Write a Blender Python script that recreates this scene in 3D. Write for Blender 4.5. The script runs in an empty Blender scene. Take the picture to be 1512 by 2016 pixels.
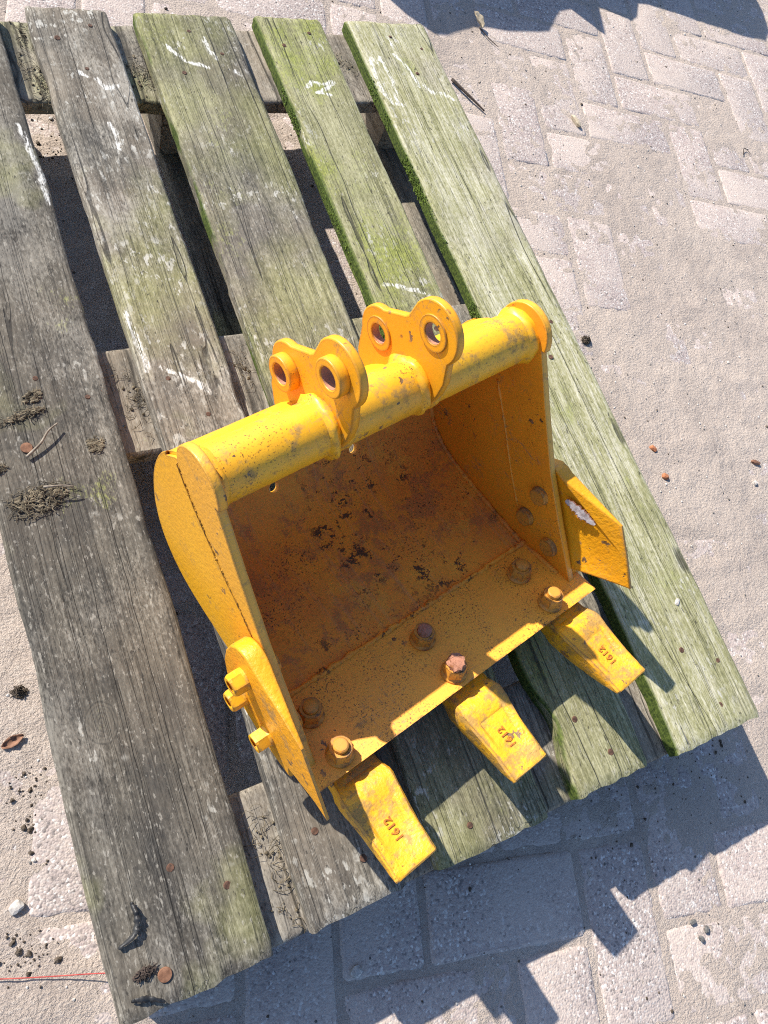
import bpy, bmesh, math, random
import numpy as np
from mathutils import Matrix, Vector
random.seed(7); RNG = np.random.default_rng(7)
S = bpy.context.scene; COL = S.collection
R_ = math.radians

# ------------------------------------------------------------------ camera, sky, sun, exposure
CAMR = ((0.8811723, 0.2247395, -0.4159657), (-0.3488254, 0.9029198, -0.2511109), (0.3191492, 0.3663714, 0.8740228))
cd = bpy.data.cameras.new('camera'); cam = bpy.data.objects.new('camera', cd); COL.objects.link(cam)
m = Matrix(CAMR).to_4x4(); m.translation = (0.031654, 0.159401, 0.929); cam.matrix_world = m
cd.sensor_fit = 'HORIZONTAL'; cd.sensor_width = 36.0; cd.lens = 36.0 * 1477.84 / 1512.0
cd.clip_start = 0.02; cd.clip_end = 500.0
S.camera = cam
SUN = Vector((0.69, -1.16, -1.0)).normalized()          # direction the light travels
w = bpy.data.worlds.new('World'); S.world = w; w.use_nodes = True
nt = w.node_tree; nt.nodes.clear()
sky = nt.nodes.new('ShaderNodeTexSky'); sky.sky_type = 'NISHITA'; sky.sun_disc = False
sky.sun_elevation = math.asin(-SUN.z); sky.sun_rotation = math.atan2(-SUN.x, -SUN.y)
bg = nt.nodes.new('ShaderNodeBackground'); bg.inputs['Strength'].default_value = 0.122; sky.ozone_density = 5.0
wo = nt.nodes.new('ShaderNodeOutputWorld')
nt.links.new(sky.outputs[0], bg.inputs['Color']); nt.links.new(bg.outputs[0], wo.inputs['Surface'])
sl = bpy.data.lights.new('sun', 'SUN'); sl.energy = 5.0; sl.angle = R_(0.53); sl.color = (1.0, 0.94, 0.84)
so = bpy.data.objects.new('sun', sl); COL.objects.link(so); so.rotation_euler = SUN.to_track_quat('-Z', 'Y').to_euler()
so.location = (-2, 4, 4)
S.view_settings.view_transform = 'Standard'; S.view_settings.look = 'None'
S.view_settings.exposure = 0.80; S.view_settings.gamma = 1.0; S.view_settings.use_curve_mapping = False
S.render.engine = 'CYCLES'; S.cycles.max_bounces = 14; S.cycles.diffuse_bounces = 9; S.cycles.use_denoising = False; S.cycles.filter_width = 1.1

# ------------------------------------------------------------------ numpy value noise
def _h(ix, iy, s):
    n = (ix * 374761393 + iy * 668265263 + s * 974634777) & 0x7fffffff
    n = ((n ^ (n >> 13)) * 1274126177) & 0x7fffffff
    return ((n ^ (n >> 16)) & 0xffff) / 65535.0
def vn(x, y, s=0):
    x = np.asarray(x, float); y = np.asarray(y, float)
    ix = np.floor(x).astype(np.int64); iy = np.floor(y).astype(np.int64); fx = x - ix; fy = y - iy
    fx = fx * fx * (3 - 2 * fx); fy = fy * fy * (3 - 2 * fy)
    a = _h(ix, iy, s); b = _h(ix + 1, iy, s); c = _h(ix, iy + 1, s); d = _h(ix + 1, iy + 1, s)
    return (a + (b - a) * fx) * (1 - fy) + (c + (d - c) * fx) * fy
def fbm(x, y, s=0, o=4):
    t = 0; a = .5
    for i in range(o): t = t + a * vn(np.asarray(x) * 2 ** i, np.asarray(y) * 2 ** i, s + i * 17); a *= .5
    return t / (1 - .5 ** o)

# ------------------------------------------------------------------ node helper
class M:
    def __init__(s, name):
        s.m = bpy.data.materials.new(name); s.m.use_nodes = True; s.t = s.m.node_tree; s.t.nodes.clear()
    def n(s, t, **k):
        nd = s.t.nodes.new(t)
        for a, v in k.items(): setattr(nd, a, v)
        return nd
    def put(s, sock, v):
        if isinstance(v, bpy.types.NodeSocket): s.t.links.new(v, sock)
        elif isinstance(v, (tuple, list)) and len(v) == 3 and sock.type == 'RGBA': sock.default_value = (*v, 1)
        else: sock.default_value = v
    def obj(s): return s.n('ShaderNodeTexCoord').outputs['Object']
    def onrm(s): return s.n('ShaderNodeTexCoord').outputs['Normal']
    def pos(s): return s.n('ShaderNodeNewGeometry').outputs['Position']
    def map(s, v, sc=(1, 1, 1), lo=(0, 0, 0), ro=(0, 0, 0)):
        nd = s.n('ShaderNodeMapping'); s.put(nd.inputs['Vector'], v); nd.inputs['Scale'].default_value = sc; nd.inputs['Location'].default_value = lo; nd.inputs['Rotation'].default_value = ro
        return nd.outputs[0]
    def noise(s, v, sc, d=4, r=.55, dist=0):
        nd = s.n('ShaderNodeTexNoise'); s.put(nd.inputs['Vector'], v); nd.inputs['Scale'].default_value = sc
        nd.inputs['Detail'].default_value = d; nd.inputs['Roughness'].default_value = r; nd.inputs['Distortion'].default_value = dist
        return nd.outputs[0]
    def vor(s, v, sc, out='Distance', feat='F1', rnd=1):
        nd = s.n('ShaderNodeTexVoronoi', feature=feat); s.put(nd.inputs['Vector'], v); nd.inputs['Scale'].default_value = sc
        nd.inputs['Randomness'].default_value = rnd
        return nd.outputs[out]
    def ramp(s, f, st, mode='LINEAR'):
        nd = s.n('ShaderNodeValToRGB'); s.put(nd.inputs[0], f); cr = nd.color_ramp; cr.interpolation = mode
        while len(cr.elements) < len(st): cr.elements.new(.5)
        for e, (p, c) in zip(cr.elements, st):
            e.position = p; e.color = (c, c, c, 1) if isinstance(c, (int, float)) else (*c, 1)
        return nd.outputs[0]
    def step(s, f, a, b):
        nd = s.n('ShaderNodeMapRange'); nd.clamp = True; s.put(nd.inputs[0], f); nd.inputs[1].default_value = a; nd.inputs[2].default_value = b
        return nd.outputs[0]
    def mix(s, f, a, b, bl='MIX'):
        nd = s.n('ShaderNodeMix', data_type='RGBA', blend_type=bl); s.put(nd.inputs[0], f); s.put(nd.inputs[6], a); s.put(nd.inputs[7], b)
        return nd.outputs[2]
    def mth(s, op, a, b=0., c=0.):
        nd = s.n('ShaderNodeMath', operation=op); s.put(nd.inputs[0], a); s.put(nd.inputs[1], b); s.put(nd.inputs[2], c); return nd.outputs[0]
    def sep(s, v, i):
        nd = s.n('ShaderNodeSeparateXYZ'); s.put(nd.inputs[0], v); return nd.outputs[i]
    def vadd(s, a, b):
        nd = s.n('ShaderNodeVectorMath', operation='ADD'); s.put(nd.inputs[0], a); s.put(nd.inputs[1], b); return nd.outputs[0]
    def edge(s, rad):
        b = s.n('ShaderNodeBevel'); b.samples = 4; b.inputs['Radius'].default_value = rad
        g = s.n('ShaderNodeNewGeometry'); d = s.n('ShaderNodeVectorMath', operation='DOT_PRODUCT')
        s.t.links.new(b.outputs[0], d.inputs[0]); s.t.links.new(g.outputs['Normal'], d.inputs[1])
        return s.mth('SUBTRACT', 1.0, d.outputs['Value'])
    def bump(s, h, st=.3, di=.002, nrm=None):
        nd = s.n('ShaderNodeBump'); s.put(nd.inputs['Height'], h); nd.inputs['Strength'].default_value = st; nd.inputs['Distance'].default_value = di
        if nrm is not None: s.put(nd.inputs['Normal'], nrm)
        return nd.outputs[0]
    def out(s, col, rough=.8, nrm=None, metal=0., spec=.5):
        b = s.n('ShaderNodeBsdfPrincipled'); o = s.n('ShaderNodeOutputMaterial')
        s.put(b.inputs['Base Color'], col); s.put(b.inputs['Roughness'], rough); s.put(b.inputs['Metallic'], metal)
        b.inputs['Specular IOR Level'].default_value = spec
        if nrm is not None: s.put(b.inputs['Normal'], nrm)
        s.t.links.new(b.outputs[0], o.inputs[0]); return s.m

# ------------------------------------------------------------------ materials
def wood(name, seed, moss=.3, green=.2, white=.4, light=1.0, warm=0., sidemoss=0., crack=1.0, knots=(), lines=(), film=1.0, worn=.5, strokes=(), sw=.0034):
    k = M(name); o = k.map(k.obj(), lo=(seed * 1.37, seed * 2.11, seed * .77))
    wob = k.mix(.014, o, k.noise(o, 5, 2), 'ADD')
    g1 = k.noise(k.map(wob, (75, 1.1, 75)), 1, 5, .6)
    g2 = k.noise(k.map(wob, (360, 9, 360)), 1, 4, .65)
    sp = k.noise(k.map(o, (420, 150, 420)), 1, 3, .7)
    bl = k.noise(o, 7, 5, .6); bl2 = k.noise(k.map(o, (22, 9, 22)), 1, 5, .65)
    bl3 = k.noise(k.map(o, (52, 15, 52), (4, 2, 1)), 1, 6, .72)
    t = k.mth('ADD', k.mth('ADD', k.mth('MULTIPLY', g1, .24), k.mth('MULTIPLY', bl3, .26)), k.mth('ADD', k.mth('MULTIPLY', g2, .26), k.mth('MULTIPLY', sp, .28)))
    L = light
    c = k.ramp(t, [(.37, (.030 * L, .028 * L, .023 * L)), (.465, (.118 * L, .106 * L, .086 * L)), (.55, (.240 * L, .214 * L, .170 * L)), (.66, (.50 * L, .455 * L, .37 * L))])
    c = k.mix(k.step(bl2, .44, .66), c, k.mix(.62, c, (.070 * L, .068 * L, .067 * L)))
    if warm: c = k.mix(k.mth('MULTIPLY', k.step(bl, .42, .6), warm), c, k.mix(.6, c, (.30, .235, .165)))
    c = k.mix(k.mth('MULTIPLY', k.step(k.mth('ADD', k.noise(k.map(o, (1, .6, 1), (9, 4, 2)), 9, 5, .65), k.mth('MULTIPLY', k.mth('SUBTRACT', sp, .5), .4)), .50, .64), worn), c, k.mix(.6, c, (.44, .405, .34)))
    # green algae film, then yellow-green moss
    c = k.mix(k.mth('MULTIPLY', k.step(k.noise(o, 4.3, 4, .6), .62 - green * .45, .74 - green * .3), .78), c, k.mix(.78, c, k.ramp(t, [(.38, (.062 * film, .070 * film, .018 * film)), (.5, (.205 * film, .202 * film, .072 * film)), (.66, (min(.46 * film, .62), min(.445 * film, .60), .22 * film * film))])))
    mm = k.mth('ADD', k.noise(k.map(o, (1.4, 1, 1.4)), 6.5, 5, .62), k.mth('MULTIPLY', k.mth('SUBTRACT', sp, .5), .35))
    c = k.mix(k.mth('MULTIPLY', k.step(mm, .74 - moss * .28, .86 - moss * .25), .8), c, k.ramp(sp, [(.35, (.10, .125, .018)), (.6, (.27, .29, .06))]))
    # pale lichen / paint flecks
    fl = k.mth('MULTIPLY', k.step(k.noise(k.map(o, (150, 70, 150)), 1, 3, .6), .57, .63), k.step(k.noise(o, 13, 4, .6), .62 - .16 * white, .72 - .12 * white))
    c = k.mix(k.mth('MULTIPLY', fl, .7), c, (.50, .48, .42))
    c = k.mix(k.mth('MULTIPLY', k.step(k.noise(k.map(o, (310, 120, 310), (7, 3, 1)), 1, 3, .6), .61, .67), .38), c, (.42, .39, .33))
    c = k.mix(k.mth('MULTIPLY', k.step(k.noise(k.map(o, (260, 95, 260), (2, 8, 5)), 1, 3, .6), .63, .69), .75), c, (.028, .025, .021))
    if strokes:      # chalky white paint scrawl: distance to the stroke's polyline, broken up by the grain
        ob = k.obj(); ja = k.noise(ob, 70, 3); jb = k.noise(k.map(ob, lo=(5, 9, 2)), 70, 3); dm = None
        X_ = k.mth('MULTIPLY_ADD', k.mth('SUBTRACT', ja, .5), .010, k.sep(ob, 0)); Y_ = k.mth('MULTIPLY_ADD', k.mth('SUBTRACT', jb, .5), .016, k.sep(ob, 1))
        for ln_ in strokes:
            for (ax, ay), (bx, by) in zip(ln_[:-1], ln_[1:]):
                L2 = (bx - ax) ** 2 + (by - ay) ** 2; px = k.mth('SUBTRACT', X_, ax); py = k.mth('SUBTRACT', Y_, ay)
                tt = k.n('ShaderNodeClamp').outputs[0]; cl_ = tt.node; k.put(cl_.inputs[0], k.mth('MULTIPLY_ADD', px, (bx - ax) / L2, k.mth('MULTIPLY', py, (by - ay) / L2)))
                ex = k.mth('MULTIPLY_ADD', tt, ax - bx, px); ey = k.mth('MULTIPLY_ADD', tt, ay - by, py)
                d_ = k.mth('SQRT', k.mth('MULTIPLY_ADD', ex, ex, k.mth('MULTIPLY', ey, ey))); dm = d_ if dm is None else k.mth('MINIMUM', dm, d_)
        smk = k.mth('MULTIPLY', k.step(dm, sw * 1.25, sw * .55), k.step(k.mth('ADD', k.mth('MULTIPLY', g2, .6), k.mth('MULTIPLY', sp, .5)), .49, .60))
        c = k.mix(k.mth('MULTIPLY', smk, .9), c, (.70, .68, .62))
    # long drying cracks
    cn = k.noise(k.map(wob, (38, .22, 38)), 1, 1, .5)
    ck = k.mth('MULTIPLY', k.step(k.mth('ABSOLUTE', k.mth('SUBTRACT', cn, .5)), .011 * crack, .003), k.step(k.noise(k.map(o, (30, 3, 30), (5, 5, 5)), 1, 3), .40, .52))
    ck2 = k.step(k.mth('ABSOLUTE', k.mth('SUBTRACT', k.noise(k.map(o, (170, 2.2, 170), (3, 1, 2)), 1, 2, .5), .45)), .016, .002)
    c = k.mix(k.mth('MULTIPLY', ck, .7), c, (.020, .018, .016)); c = k.mix(k.mth('MULTIPLY', ck2, .45), c, (.04, .038, .034))
    for (ax, ay, bx, by) in lines:      # single long splits
        X_ = k.sep(k.obj(), 0); Y_ = k.sep(k.obj(), 1); wv = k.mth('MULTIPLY', k.mth('SUBTRACT', k.noise(k.map(k.obj(), (0, 22, 0)), 1, 4), .5), .0045)
        dx_ = k.mth('ABSOLUTE', k.mth('SUBTRACT', k.mth('ADD', X_, wv), k.mth('MULTIPLY_ADD', k.mth('SUBTRACT', Y_, ay), (bx - ax) / (by - ay), ax)))
        inr = k.mth('MULTIPLY', k.mth('GREATER_THAN', Y_, min(ay, by)), k.mth('LESS_THAN', Y_, max(ay, by)))
        lk = k.mth('MULTIPLY', k.step(dx_, .00065, .0002), inr); c = k.mix(k.mth('MULTIPLY', lk, .9), c, (.010, .009, .008))
    for (kx, ky, kr) in knots:
        kd = k.n('ShaderNodeVectorMath', operation='LENGTH'); k.put(kd.inputs[0], k.map(k.mix(.006, k.obj(), k.noise(k.obj(), 60, 2), 'ADD'), (1, .72, 0), (-kx, -ky * .72, 0)))
        rr = kd.outputs['Value']; rng = k.mth('SINE', k.mth('MULTIPLY', rr, 2300.))
        c = k.mix(k.mth('MULTIPLY', k.step(rr, kr, kr * .75), .45), c, k.mix(k.step(rng, -.2, .9), (.13, .115, .09), (.07, .064, .054)))
        c = k.mix(k.mth('MULTIPLY', k.step(k.mth('ABSOLUTE', k.mth('SUBTRACT', rr, kr * .85)), .0012, .0002), .4), c, (.035, .032, .028))
    if sidemoss:
        nx = k.mth('MULTIPLY', k.sep(k.onrm(), 0), -1.)
        sm = k.mth('MULTIPLY', k.step(nx, .35, .8), k.step(k.noise(k.map(o, (1, 1, 3)), 9, 4), .62 - sidemoss * .3, .7 - sidemoss * .3))
        c = k.mix(sm, c, k.ramp(k.noise(o, 260, 3), [(.35, (.024, .042, .007)), (.65, (.095, .130, .022))]))
    h = k.mth('ADD', k.mth('MULTIPLY', g2, .6), k.mth('SUBTRACT', k.mth('MULTIPLY', sp, .35), k.mth('ADD', k.mth('MULTIPLY', ck, 1.2), k.mth('MULTIPLY', ck2, .5))))
    return k.out(c, .88, k.bump(h, .75, .0016), spec=.25)

def paint(name, base=(.82, .41, .012), base2=(.70, .31, .008), grime=.35, rust=.25, speck=.3, edge=.8, rough=.42, peel=.35, dark=(.035, .020, .012), scr=.6, chip=.5):
    k = M(name); o = k.obj()
    n1 = k.noise(o, 9, 5, .6); n2 = k.noise(o, 34, 7, .66); n3 = k.noise(o, 150, 4, .7); n4 = k.noise(o, 520, 3, .6); n5 = k.noise(k.map(o, lo=(4, 7, 2)), 13, 6, .62)
    c = k.mix(k.step(n1, .35, .65), base, base2)
    c = k.mix(k.mth('MULTIPLY', k.step(n3, .5, .75), .25), c, (base[0] * .62, base[1] * .6, base[2] * 1.5))
    gm = k.mth('MULTIPLY', k.step(k.mth('ADD', n2, k.mth('MULTIPLY', k.mth('SUBTRACT', n3, .5), .5)), .66 - grime * .2, .80 - grime * .2), .75)
    c = k.mix(gm, c, (.26, .165, .06))
    ru = k.step(k.mth('ADD', n5, k.mth('MULTIPLY', k.mth('SUBTRACT', n3, .5), .55)), .80 - rust * .4, .86 - rust * .34)
    c = k.mix(k.mth('MULTIPLY', ru, .85), c, k.ramp(n3, [(.35, (.055, .024, .012)), (.6, (.20, .072, .022)), (.75, (.30, .13, .03))]))
    sk = k.mth('MULTIPLY', k.step(n4, .64 - speck * .08, .70 - speck * .08), k.step(k.noise(k.map(o, lo=(1, 5, 3)), 18, 5, .7), .60 - speck * .2, .72 - speck * .15))
    c = k.mix(k.mth('MULTIPLY', sk, .9), c, dark)
    sc_ = k.mth('MAXIMUM', k.step(k.mth('ABSOLUTE', k.mth('SUBTRACT', k.noise(k.map(o, (9, 210, 120), (1, 2, 3), (.3, .5, .35)), 1, 2, .5), .5)), .012, .003), k.step(k.mth('ABSOLUTE', k.mth('SUBTRACT', k.noise(k.map(o, (170, 8, 60), (5, 2, 3), (.2, -.4, -.5)), 1, 2, .5), .5)), .010, .002))
    c = k.mix(k.mth('MULTIPLY', k.mth('MULTIPLY', sc_, k.step(k.noise(k.map(o, lo=(3, 8, 6)), 14, 3), .55, .63)), scr), c, (.30, .20, .10))
    ch = k.mth('MULTIPLY', k.step(k.noise(k.map(o, lo=(8, 1, 4)), 75, 3, .55), .685 - chip * .04, .70 - chip * .04), k.step(k.noise(k.map(o, lo=(6, 6, 1)), 11, 3), .48, .56))
    c = k.mix(k.mth('MULTIPLY', ch, .9), c, k.ramp(n3, [(.4, (.05, .030, .02)), (.6, (.17, .115, .075))]))
    if edge:
        e = k.mth('MULTIPLY', k.step(k.edge(.0040), .012, .10), k.step(k.noise(k.map(o, lo=(2, 2, 9)), 55, 5, .7), .66 - edge * .22, .72 - edge * .2))
        c = k.mix(k.mth('MULTIPLY', e, .85), c, k.ramp(n3, [(.4, (.06, .03, .018)), (.65, (.24, .11, .04))]))
    h = k.mth('ADD', k.mth('MULTIPLY', k.noise(o, 210, 3), peel), k.mth('ADD', k.mth('MULTIPLY', ru, .5), k.mth('MULTIPLY', n4, .2)))
    rg = k.mth('ADD', rough, k.mth('MULTIPLY', k.mth('ADD', gm, ru), .3))
    return k.out(c, rg, k.bump(h, .35, .0012))

YEL = paint('yellow_paint')
YTUBE = paint('yellow_tube_paint', (.84, .435, .014), (.74, .345, .014), grime=.62, rust=.12, speck=.8, edge=.4, rough=.42, scr=.8, chip=.35)
YFLANK = paint('yellow_flank_paint', (.86, .42, .020), (.80, .37, .016), grime=.3, rust=.0, speck=.3, edge=1.2, rough=.36, peel=1.2, scr=.5, chip=.15)
YSIDE = paint('yellow_side_paint', (.78, .37, .026), (.73, .34, .028), grime=.35, rust=.05, speck=.2, edge=1.5, rough=.42, peel=1.3, scr=.5, chip=.3)
YEAR = paint('yellow_ear_paint', (.78, .34, .010), (.74, .31, .010), grime=.35, rust=.34, speck=.4, edge=1.9)
YIN = paint('worn_inside_paint', (.84, .31, .02), (.70, .235, .018), grime=.45, rust=.50, speck=1.5, edge=0, rough=.6, dark=(.012, .009, .007))
def inside():
    k = M('worn_inside_paint'); o = k.obj()
    big = k.noise(k.map(o, lo=(1.3, .2, 0)), 7.5, 6, .62, .4); mid = k.noise(k.map(o, lo=(3, 1, 2)), 22, 6, .66); n3 = k.noise(o, 110, 5, .7); n4 = k.noise(o, 430, 3, .6)
    c = k.mix(k.step(big, .40, .60), (.92, .37, .030), (.78, .28, .030))
    c = k.mix(k.mth('MULTIPLY', k.step(k.mth('ADD', mid, k.mth('MULTIPLY', k.mth('SUBTRACT', n3, .5), .5)),   .50, .60), .75), c, (.46, .180, .050))
    c = k.mix(k.mth('MULTIPLY', k.step(k.mth('ADD', k.noise(k.map(o, lo=(7, 3, 1)), 16, 5, .6), k.mth('MULTIPLY', k.mth('SUBTRACT', n3, .5), .7)), .60, .66), .55), c, (.92, .43, .04))
    c = k.mix(k.mth('MULTIPLY', k.step(k.noise(k.map(o, (170, 6, 14), (1, 1, 1), (0, 0, .12)), 1, 4, .6), .56, .66), .4), c, (.62, .30, .10))
    cl = k.step(k.noise(k.map(o, lo=(2, 9, 4)), 10, 4, .6), .46, .60)
    c = k.mix(k.mth('MULTIPLY', k.mth('MULTIPLY', k.step(n4, .57, .62), k.mth('ADD', .25, k.mth('MULTIPLY', cl, .75))), .85), c, (.05, .022, .012))
    bk = k.mth('MULTIPLY', k.step(k.mth('ADD', k.noise(o, 48, 5, .7), k.mth('MULTIPLY', k.mth('SUBTRACT', n4, .5), .3)), .58, .62), k.step(k.noise(k.map(o, lo=(5, 2, 8)), 6.5, 3, .55), .49, .58))
    c = k.mix(k.mth('MULTIPLY', bk, .9), c, (.035, .024, .018))
    return k.out(c, .62, k.bump(k.mth('ADD', n3, k.mth('ADD', k.mth('MULTIPLY', bk, .8), k.mth('MULTIPLY', n4, .4))), .5, .0012), spec=.4)
YIN = inside()
YWALL = paint('inner_wall_paint', (.90, .34, .014), (.82, .28, .012), grime=.25, rust=.18, speck=.6, edge=.3, rough=.5)
YFLOOR = paint('cutting_plate_paint', (.94, .42, .036), (.90, .36, .032), grime=.25, rust=.05, speck=1.0, edge=.8, rough=.5, dark=(.05, .03, .015))
YTOOTH = paint('tooth_paint', (.84, .43, .012), (.74, .34, .012), grime=.95, rust=.38, speck=.7, edge=1.9, peel=2.4)
YCUT = paint('cutter_paint', (.80, .36, .008), (.72, .29, .006), grime=.4, rust=.22, speck=.3, edge=1.8, peel=2.2)
NUTM = paint('nut_rust_paint', (.64, .28, .030), (.50, .20, .026), grime=.6, rust=.45, speck=.5, edge=1.0, rough=.55)
NUTR = paint('bare_rust', (.42, .20, .12), (.30, .12, .07), grime=.3, rust=.6, speck=.4, edge=.5, rough=.75, peel=3)
def simple(name, a, b, sc=60, rough=.85, bump=.4, dist=.001, spec=.3):
    k = M(name); o = k.obj(); n = k.noise(o, sc, 5, .65)
    return k.out(k.ramp(n, [(.35, a), (.65, b)]), rough, k.bump(n, bump, dist), spec=spec)
WELD = simple('weld_bead', (.34, .14, .012), (.66, .29, .012), 160, .5)
SEAM = simple('seam_weld', (.12, .060, .012), (.56, .27, .02), 120, .6)
RUST = simple('rusty_nail', (.040, .023, .016), (.14, .072, .046), 300, .85)
BARE = simple('bare_metal', (.30, .24, .23), (.68, .63, .62), 160, .4, spec=.6)
LETTER = simple('rusty_lettering', (.22, .060, .016), (.56, .21, .015), 420, .7)
DIRT = simple('dark_soil', (.030, .023, .017), (.12, .092, .068), 220, .95)
FIBRE = simple('dry_moss', (.05, .040, .026), (.22, .18, .12), 90, .95)
TWIG = simple('pale_twig', (.14, .11, .08), (.32, .27, .21), 120, .85)
TWIGD = simple('dark_twig', (.02, .015, .012), (.07, .05, .04), 120, .85)
MOSS = simple('green_moss', (.028, .052, .007), (.12, .175, .024), 150, .95)
MOSSY = simple('yellow_moss', (.06, .07, .012), (.20, .21, .04), 150, .95)
LEAF = simple('dry_leaf', (.13, .06, .035), (.30, .16, .10), 90, .8)
LEAFP = simple('pale_leaf', (.30, .24, .16), (.50, .43, .32), 90, .8)
BRICK = simple('brick_red', (.28, .10, .045), (.42, .18, .09), 200, .9)
PLAST = simple('black_plastic', (.008, .008, .009), (.05, .05, .05), 40, .45)
REDC = simple('red_string', (.28, .03, .03), (.50, .10, .08), 100, .6)
REDP = simple('rusty_washer', (.12, .055, .030), (.25, .125, .072), 180, .8)
STONE = simple('pale_pebble', (.30, .27, .24), (.62, .58, .53), 120, .8)
STONED = simple('grey_pebble', (.06, .058, .056), (.20, .19, .18), 120, .8)
STEEL = simple('dark_steel', (.05, .045, .04), (.12, .10, .08), 40, .6)

def paver_mat():
    k = M('concrete_paver'); p = k.pos()
    v = k.n('ShaderNodeTexVoronoi'); k.put(v.inputs['Vector'], p); v.inputs['Scale'].default_value = 360
    st = k.sep(v.outputs['Color'], 0); st2 = k.sep(v.outputs['Color'], 1)
    oi = k.n('ShaderNodeObjectInfo').outputs['Random']
    base = k.mix(k.step(k.noise(p, 3.1, 4), .4, .6), (.355, .296, .270), (.385, .316, .284))
    base = k.mix(k.mth('MULTIPLY', k.ramp(oi, [(0, 0.), (1, 1.)]), .35), base, (.345, .262, .245))
    c = k.mix(k.step(st, .52, .60), base, k.ramp(st2, [(.0, (.42, .36, .32)), (.5, (.36, .30, .275)), (.8, (.50, .455, .415)), (1, (.66, .62, .58))]))
    c = k.mix(k.mth('MULTIPLY', k.step(st, .16, .08), .7), c, (.15, .132, .125))
    dust = k.step(k.mth('ADD', k.noise(p, 6, 6, .62), k.mth('MULTIPLY', k.mth('SUBTRACT', k.noise(p, 190, 3), .5), .6)), .42, .62)
    c = k.mix(k.mth('MULTIPLY', dust, .8), c, (.475, .398, .345))
    h = k.mth('ADD', k.mth('MULTIPLY', k.step(v.outputs['Distance'], .7, .1), .6), k.noise(p, 300, 4))
    return k.out(c, .92, k.bump(h, .45, .0018), spec=.25)
def sand_mat(name='sand_dust'):
    k = M(name); p = k.pos()
    n1 = k.noise(p, 4, 6, .6); n2 = k.noise(p, 240, 4, .7); n3 = k.noise(p, 700, 3, .7); n4 = k.noise(k.map(p, (1.0, .45, 1)), 16, 6, .65, .6)
    c = k.mix(k.step(n1, .35, .65), (.50, .416, .348), (.44, .362, .304))
    c = k.mix(k.mth('MULTIPLY', k.step(n4, .54, .70), .35), c, (.30, .248, .210))
    c = k.mix(k.mth('MULTIPLY', k.step(k.noise(k.map(p, (5.5, 1.7, 1), (2, 0, 0)), 1, 5, .6, .5), .50, .66), .35), c, (.30, .248, .212))
    c = k.mix(k.mth('MULTIPLY', k.step(n2, .54, .64), .6), c, (.52, .46, .40)); c = k.mix(k.mth('MULTIPLY', k.step(n3, .60, .68), .6), c, (.16, .135, .115))
    c = k.mix(k.mth('MULTIPLY', k.step(k.noise(k.map(p, lo=(3, 1, 2)), 330, 3, .6), .60, .66), .55), c, (.20, .17, .145))
    return k.out(c, .95, k.bump(k.mth('ADD', k.mth('MULTIPLY', n2, .9), k.mth('ADD', k.mth('MULTIPLY', n3, .3), k.mth('MULTIPLY', n4, 1.6))), 1.0, .0045), spec=.2)
PAVER = paver_mat(); SAND = sand_mat()

# ------------------------------------------------------------------ object helpers
def tag(o, label=None, cat=None, group=None, kind=None):
    for a, v in (('label', label), ('category', cat), ('group', group), ('kind', kind)):
        if v: o[a] = v
    return o
def link(name, me, mat=None, parent=None, smooth=None):
    o = bpy.data.objects.new(name, me); COL.objects.link(o)
    if mat is not None and not me.materials:
        for x in (mat if isinstance(mat, (list, tuple)) else [mat]): me.materials.append(x)
    if parent is not None: o.parent = parent
    if smooth is not None:
        me.polygons.foreach_set('use_smooth', [True] * len(me.polygons))
        if smooth < 180:
            me.set_sharp_from_angle(angle=R_(smooth))
    return o
def mk(name, V, F, mat=None, parent=None, smooth=None, mi=None):
    me = bpy.data.meshes.new(name); me.from_pydata([tuple(map(float, v)) for v in V], [], [tuple(int(i) for i in f) for f in F]); me.update()
    o = link(name, me, mat, parent, smooth)
    if mi is not None: me.polygons.foreach_set('material_index', list(mi))
    return o
def empty(name, loc, rz=0.):
    o = bpy.data.objects.new(name, None); COL.objects.link(o); o.location = loc; o.rotation_euler = (0, 0, rz); o.empty_display_size = .1; return o
def baked(o):
    dg = bpy.context.evaluated_depsgraph_get(); dg.update()
    me = bpy.data.meshes.new_from_object(o.evaluated_get(dg)); d = o.data
    bpy.data.objects.remove(o)
    return me
def curve_plate(polys, thick, bev=.001, res=2):
    """closed 2-D outlines (first is the border, the rest holes) -> solid plate mesh, thickness along local z"""
    cu = bpy.data.curves.new('tmp', 'CURVE'); cu.dimensions = '2D'; cu.fill_mode = 'BOTH'
    cu.extrude = max(thick / 2 - bev, 1e-5); cu.bevel_depth = bev; cu.bevel_resolution = res; cu.offset = -bev
    for P in polys:
        sp = cu.splines.new('POLY'); sp.points.add(len(P) - 1)
        for q, (a, b) in zip(sp.points, P): q.co = (a, b, 0, 1)
        sp.use_cyclic_u = True
    o = bpy.data.objects.new('tmp', cu); COL.objects.link(o); me = baked(o)
    me.materials.clear(); return me
def arc(cx, cy, r, a0, a1, n=12): return [(cx + r * math.cos(R_(a0 + (a1 - a0) * i / n)), cy + r * math.sin(R_(a0 + (a1 - a0) * i / n))) for i in range(n + 1)]
def catmull(P, n=6):
    P = [np.array(p, float) for p in P]; Q = [2 * P[0] - P[1]] + P + [2 * P[-1] - P[-2]]; out = []
    for i in range(1, len(Q) - 2):
        for t in np.linspace(0, 1, n, endpoint=False):
            a, b, c, d = Q[i - 1:i + 3]
            out.append(.5 * (2 * b + (c - a) * t + (2 * a - 5 * b + 4 * c - d) * t * t + (3 * b - a - 3 * c + d) * t ** 3))
    return out + [P[-1]]
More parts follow.
